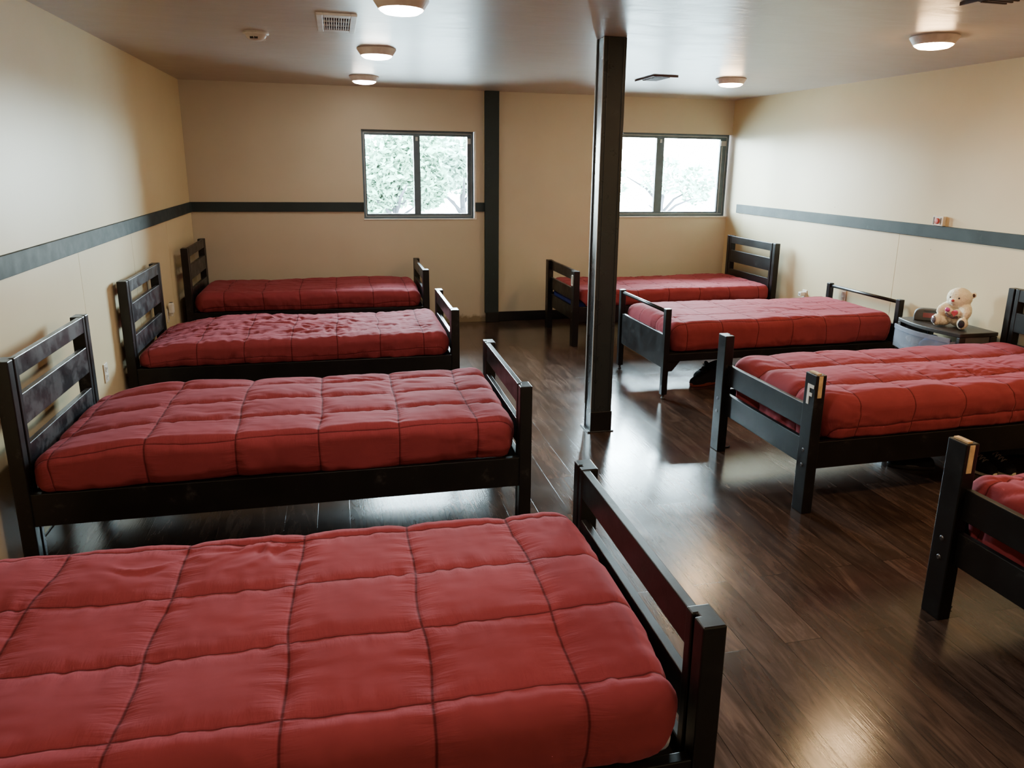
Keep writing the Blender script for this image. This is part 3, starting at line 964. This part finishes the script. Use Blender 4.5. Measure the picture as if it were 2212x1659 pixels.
for k, z0 in enumerate((.028, .232, .432)):
    pull = .045 if k == 2 else .0
    fr = [(x - pull - .004, y) for x, y in bow(0, 14, hy - .034)]
    bk = [(x + .006, y) for x, y in reversed(fr)]
    d = MB().prism(fr + bk, z0, z0 + .165).build('drawer', M['frost'], du)
    lip = [(x - .008, y) for x, y in fr]
    MB().prism(lip + [(x + .007, y) for x, y in reversed(lip)], z0 + .135, z0 + .166).build('drawer_lip', M['frost'], d, bevel=.002)
    MB().box(-hx - pull + .055, hx - .06 - pull * .5, -hy + .04, -hy + .043, z0 + .003, z0 + .14).box(-hx - pull + .055, hx - .06 - pull * .5, hy - .043, hy - .040, z0 + .003, z0 + .14).box(-hx - pull + .055, hx - .06 - pull * .5, -hy + .043, hy - .043, z0 + .003, z0 + .006).build('drawer_tray', M['frost'], d)
def lump_mesh(name, label, cat, mat, c, r, seed, loc):
    mb = MB().ball((0, 0, 0), r, None, 26, 18)
    o = mb.build(name, mat, None, smooth=True, loc=loc)
    for v in o.data.vertices:
        n = v.co.normalized()
        k = 1 + .5 * float(vn(n.x * 2.3 + n.z, n.y * 2.3 + n.z * 1.3, seed))
        v.co *= k
    return tag(o, label, cat)
lump_mesh('folded_cloth', 'dark blue clothing seen through the frosted top drawer', 'clothing', M['bluecloth'], None, (.10, .13, .056), 3, (5.520, -3.785, .508))
lump_mesh('folded_cloth', 'pale clothing in the far end of the frosted top drawer', 'clothing', M['tancloth'], None, (.08, .045, .040), 9, (5.545, -3.525, .492))

# spectacle / speaker case with a faded red label, leaning beside the bear
cs = thing('storage_case', 'dark rounded case with a faded red label beside the teddy bear', 'case', (5.605, -3.565, DZ), math.radians(-40))
pr = []
for k in range(17):
    a = PI * k / 16
    pr.append((.105 * math.copysign(abs(math.cos(a)) ** .45, math.cos(a)), .090 * abs(math.sin(a)) ** .5))
mt = Matrix(((1, 0, 0, 0), (0, 0, 1, -.035), (0, 1, 0, .0006), (0, 0, 0, 1)))
MB().prism([(x, y) for x, y in pr], 0, .070, mt).build('case_body', M['casegrey'], cs, bevel=.010, seg=3)
MB().box(-.045, .052, -.0375, -.0352, .028, .062).build('label_patch', M['redlabel'], cs)
MB().box(-.040, .050, -.039, -.0352, .074, .081).build('clasp', M['blackplastic'], cs, bevel=.002)

# teddy bear: one continuous plush body
br = thing('teddy_bear', 'cream plush teddy bear sitting on the black drawer cart', 'teddy bear', (5.640, -3.785, DZ + .005), math.radians(-70))
br.scale = (.82, .82, .82)
# local: faces -y, height .33
b = MB()
b.ball((0, .015, .088), (.082, .078, .092))            # belly
b.ball((0, .010, .150), (.066, .060, .060))            # chest
b.ball((0, -.012, .246), (.100, .094, .090))           # head
b.ball((0, -.080, .224), (.046, .042, .036))           # muzzle
for s in (-1, 1):
    b.ball((s * .094, .030, .280), (.022, .016, .024)) # ears
    ra = Matrix.Rotation(s * .55, 4, 'Z') @ Matrix.Rotation(.35, 4, 'X')
    b.ball((s * .072, -.030, .150), (.050, .105, .060), ra)      # arms
    b.ball((s * .034, -.082, .128), (.034, .034, .034))          # paws
    rl = Matrix.Rotation(s * .38, 4, 'Z')
    b.ball((s * .082, -.068, .042), (.044, .086, .043), rl)      # legs
    b.ball((s * .108, -.128, .052), (.040, .036, .052), rl)      # feet
body = b.build('plush_body', M['fur'], br, smooth=True)
rm = body.modifiers.new('remesh', 'REMESH'); rm.mode = 'VOXEL'; rm.voxel_size = .0055; rm.use_smooth_shade = True
sm = body.modifiers.new('smooth', 'SMOOTH'); sm.iterations = 6; sm.factor = .6
tx = bpy.data.textures.new('plush_noise', 'CLOUDS'); tx.noise_scale = .012
dm = body.modifiers.new('plush', 'DISPLACE'); dm.texture = tx; dm.strength = .008; dm.mid_level = .5
MB().ball((0, -.123, .234), (.014, .010, .011)).build('nose', M['redpad'], br, smooth=True)
for s in (-1, 1):
    MB().ball((s * .036, -.096, .256), (.008, .006, .008)).build('eye', M['slot'], br, smooth=True)
    MB().ball((s * .118, -.163, .055), (.026, .010, .034), Matrix.Rotation(s * .38, 4, 'Z')).build('foot_pad', M['silverseq'] if s < 0 else M['darkpad'], br, smooth=True)
    MB().ball((s * .097, .020, .280), (.013, .011, .015)).build('inner_ear', M['brown'], br, smooth=True)
MB().ball((-.034, -.118, .150), (.022, .012, .020)).build('paw_patch', M['pinkfoil'], br, smooth=True)
MB().ball((.034, -.116, .138), (.022, .012, .018)).build('paw_patch', M['pinkfoil'], br, smooth=True)
MB().tube([(-.045, -.110, .118), (-.02, -.116, .095), (.02, -.116, .088), (.055, -.105, .092)], .010, 8).build('ribbon', M['brown'], br, smooth=True)
hp = []
for k in range(24):
    a = 2 * PI * k / 24
    hp.append((.0017 * 16 * math.sin(a) ** 3, .0017 * (13 * math.cos(a) - 5 * math.cos(2 * a) - 2 * math.cos(3 * a) - math.cos(4 * a))))
mt = Matrix.Translation((.032, -.130, .128)) @ Matrix(((1, 0, 0, 0), (0, 0, 1, 0), (0, 1, 0, 0), (0, 0, 0, 1)))
MB().prism(hp, 0, .006, mt).build('heart', M['redpad'], br, bevel=.001)

# ------------------------------------------------------------------ shoes
def shoe(label, loc, rotz, sole_mat, high=False, laces=False, group=None, loop=False):
    """sneaker, toe towards -y local, .27 m long"""
    r = thing('sneaker', label, 'shoe', loc, rotz, group)
    n = 28
    outl = []
    for k in range(n):
        a = 2 * PI * k / n
        y = -.135 * math.cos(a)
        w = .045 + .008 * math.cos(a) - .006 * math.sin(2 * a) ** 2
        outl.append((w * math.copysign(abs(math.sin(a)) ** .75, math.sin(a)), y))
    MB().prism(outl, .0005, .028).build('sole', sole_mat, r, bevel=.006)
    # upper: lofted sections from toe to heel
    sec = []
    st = [(-.128, .026, .040), (-.118, .036, .060), (-.095, .044, .072), (-.060, .046, .082), (-.025, .044, .100), (.010, .040, .112), (.050, .038, .108 if not high else .135), (.090, .037, .105 if not high else .140), (.118, .033, .108 if not high else .142), (.130, .024, .095)]
    m = 14
    v, fcs = [], []
    for (y, w, h) in st:
        for k in range(m):
            a = PI * k / (m - 1)
            v.append((w * math.copysign(abs(math.cos(a)) ** .7, math.cos(a)), y, .022 + (h - .022) * abs(math.sin(a)) ** .65))
    for i in range(len(st) - 1):
        for k in range(m - 1):
            fcs.append((i * m + k, i * m + k + 1, (i + 1) * m + k + 1, (i + 1) * m + k))
    fcs.append(tuple(range(m))); fcs.append(tuple((len(st) - 1) * m + k for k in reversed(range(m))))
    u = MB(); u._add(v, fcs)
    u.build('upper', M['shoe'], r, smooth=True)
    MB().ball((0, -.004, .122), (.026, .014, .036), Matrix.Rotation(.5, 4, 'X')).build('tongue', M['shoe'], r, smooth=True)
    lc = MB()
    for i in range(4):
        y = -.062 + i * .018; z = .086 + i * .0085
        lc.tube([(-.030, y, z - .006), (0, y - .003, z + .004), (.030, y, z - .006)], .0030, 6)
        lc.tube([(-.030, y, z - .006), (0, y + .008, z + .007), (.030, y + .018, z + .002)], .0026, 6)
    if loop:
        ring = [(.0, .138 + .012 * math.sin(2 * PI * k / 14), .128 + .014 * math.cos(2 * PI * k / 14)) for k in range(14)]
        lc.tube(ring, .0025, 6, True)
    lc.tube([(0, -.010, .118), (-.024, -.028, .128), (-.038, -.012, .112), (-.010, -.006, .118)], .0022, 6)
    lc.build('laces', M['lace'] if laces else M['shoe'], r, smooth=True)
    return r
GS = 'sneakers under the metal bed'
shoe('black sneaker with a dark orange sole, on the floor behind the post of bed F', (4.222, -2.800, 0), math.radians(-78), M['solered'], True, group=GS)
shoe('black sneaker beside the orange soled one, hidden partly by the bed F post', (4.330, -2.630, 0), math.radians(-70), M['solered'], True, group=GS)
shoe('black sneaker with a white sole and heel loop under the bed F footrail', (4.510, -2.800, 0), math.radians(-84), M['solewhite'], False, group=GS, loop=True)
GS2 = 'laced canvas shoes under bed F'
shoe('left one of the black canvas shoes with white soles and grey laces under bed F', (4.975, -4.760, 0), math.radians(14), M['solewhite'], False, True, GS2)
shoe('right one of the black canvas shoes with white soles and grey laces under bed F', (5.085, -4.780, 0), math.radians(16), M['solewhite'], False, True, GS2)
shoe('dark shoe in the shadow under bed F, left of the cut-off bed post', (4.640, -4.640, 0), math.radians(70), M['blackplastic'], False, False, 'dark shoes under bed F')
shoe('second dark shoe in the shadow under bed F, right behind the cut-off bed post', (4.720, -4.500, 0), math.radians(80), M['blackplastic'], False, False, 'dark shoes under bed F')
# grey bag under bed F
bg = lump_mesh('soft_bag', 'dark grey soft bag lying under bed F behind the canvas shoes', 'bag', M['bag'], None, (.26, .15, .075), 21, (5.430, -4.600, .082))
for v_ in bg.data.vertices:
    v_.co.z = max(v_.co.z, -.078)
MB().tube([(-.16, -.05, .055), (-.08, -.07, .10), (.04, -.07, .105), (.14, -.05, .06)], .008, 8).build('strap', M['bag'], bg, smooth=True)

# ------------------------------------------------------------------ outside
struct(MB().box(-30, 40, T + .02, 60, -.35, -.25).build('ground_outside', M['pave']))
def tree(label, loc, crown, mat, nleaf, size, trunk_h, seed):
    r = thing('tree', label, 'tree', loc, 0, 'trees outside the windows')
    rnd = random.Random(seed)
    tr = MB()
    tr.tube([(0, 0, 0), (.03, .02, trunk_h * .5), (-.02, 0, trunk_h), (.1, .05, trunk_h * 1.5)], [.09, .075, .06, .03], 10)
    for k in range(5):
        a = k * 1.3 + seed
        tr.tube([(0, 0, trunk_h * (.6 + .1 * k)), (.4 * math.cos(a), .4 * math.sin(a), trunk_h * (.9 + .13 * k)), (.9 * math.cos(a), .8 * math.sin(a), trunk_h * (1.05 + .16 * k))], [.04, .03, .012], 8)
    tr.build('trunk', M['bark'], r, smooth=True)
    v, f = [], []
    for _ in range(nleaf):
        c = crown[rnd.randrange(len(crown))]
        while True:
            p = Vector((rnd.uniform(-1, 1), rnd.uniform(-1, 1), rnd.uniform(-1, 1)))
            if .25 < p.length < 1: break
        p = Vector((c[0] + p.x * c[3], c[1] + p.y * c[3] * .7, c[2] + p.z * c[4]))
        d = Vector((rnd.gauss(0, 1), rnd.gauss(0, 1), rnd.gauss(0, .6))).normalized()
        s = d.cross(Vector((rnd.gauss(0, 1), rnd.gauss(0, 1), rnd.gauss(0, 1)))).normalized()
        l = size * rnd.uniform(.6, 1.3)
        i = len(v)
        v += [p - d * l, p + s * l * .4, p + d * l, p - s * l * .4]
        f.append((i, i + 1, i + 2, i + 3))
    mb = MB(); mb._add([tuple(x) for x in v], f)
    mb.build('foliage', mat, r)
    return r
tree('pale leafy tree outside the left pane of the window left of the wall post', (2.6, 8.0, -.25), [(-.2, 0, 1.75, .8, .8), (.35, 0, 2.1, .7, .55), (-.6, 0, 1.35, .6, .6), (.6, 0, 1.5, .5, .5)], M['leaf'], 5200, .10, 1.0, 1)
tree('pale leafy tree outside the right pane of the window left of the wall post', (4.2, 9.2, -.25), [(0, 0, 1.95, .95, .70), (.5, 0, 1.75, .7, .5), (-.65, .2, 1.9, .7, .6)], M['leaf2'], 4600, .10, 1.2, 2)
tree('washed out tree outside the right hand window', (9.2, 9.5, -.25), [(0, 0, 1.75, .7, .5), (-1.6, 0, 1.6, .7, .5), (.9, 0, 1.5, .5, .5)], M['leaf2'], 1100, .10, 1.0, 4)

# ------------------------------------------------------------------ light from outside
wd = bpy.data.worlds.new('sky'); SC.world = wd; wd.use_nodes = True
nt = wd.node_tree
bgn = nt.nodes['Background']
tc = N(nt, 'ShaderNodeTexCoord')
sp = N(nt, 'ShaderNodeSeparateXYZ'); nt.links.new(tc.outputs['Generated'], sp.inputs[0])
cr = ramp(nt, sp.outputs['Z'], [(.0, (.94, .98, 1.0)), (.16, (.76, .88, 1.0)), (1, (.68, .83, 1.0))])
nt.links.new(cr, bgn.inputs['Color'])
bgn.inputs['Strength'].default_value = 85
for nm, (a, b_, c, d_) in (('window_portal_left', W1), ('window_portal_right', W2)):
    ld = bpy.data.lights.new(nm, 'AREA'); ld.shape = 'RECTANGLE'; ld.size = b_ - a; ld.size_y = d_ - c
    ld.cycles.is_portal = True
    lo = bpy.data.objects.new(nm, ld); COL.objects.link(lo)
    lo.location = ((a + b_) / 2, .12, (c + d_) / 2); lo.rotation_euler = (-PI / 2, 0, 0)

# ------------------------------------------------------------------ camera
cam = bpy.data.cameras.new('camera'); co = bpy.data.objects.new('camera', cam); COL.objects.link(co)
cx, cy, cz, pit, yaw, rol, fpx, ppx, ppy = 1.4026430782186714, -8.137358475343916, 1.7147608071880835, 0.25426176747797136, 0.24880707767747098, 0.014756097047812746, 1626.5498440177203, 37.29580266072075, -53.03044580324566
fw = Vector((math.sin(yaw) * math.cos(pit), math.cos(yaw) * math.cos(pit), -math.sin(pit)))
rt = Vector((math.cos(yaw), -math.sin(yaw), 0)); up = rt.cross(fw)
r2 = rt * math.cos(rol) + up * math.sin(rol); u2 = -rt * math.sin(rol) + up * math.cos(rol)
mw = Matrix((r2, u2, -fw)).transposed().to_4x4(); mw.translation = (cx, cy, cz)
co.matrix_world = mw
cam.sensor_fit = 'HORIZONTAL'; cam.sensor_width = 36
cam.lens = fpx / 2212 * 36
cam.shift_x = -ppx / 2212; cam.shift_y = ppy / 2212
cam.clip_start = .02; cam.clip_end = 200
SC.camera = co

SC.view_settings.view_transform = 'AgX'
SC.view_settings.look = 'AgX - Base Contrast'
SC.view_settings.exposure = 1.1
SC.cycles.use_denoising = True
SC.cycles.max_bounces = 7
SC.cycles.diffuse_bounces = 4
SC.cycles.sample_clamp_indirect = 8
SC.cycles.glossy_bounces = 3
SC.cycles.transmission_bounces = 3
SC.cycles.use_adaptive_sampling = True
SC.cycles.adaptive_threshold = .025
SC.cycles.caustics_reflective = False
SC.cycles.caustics_refractive = False
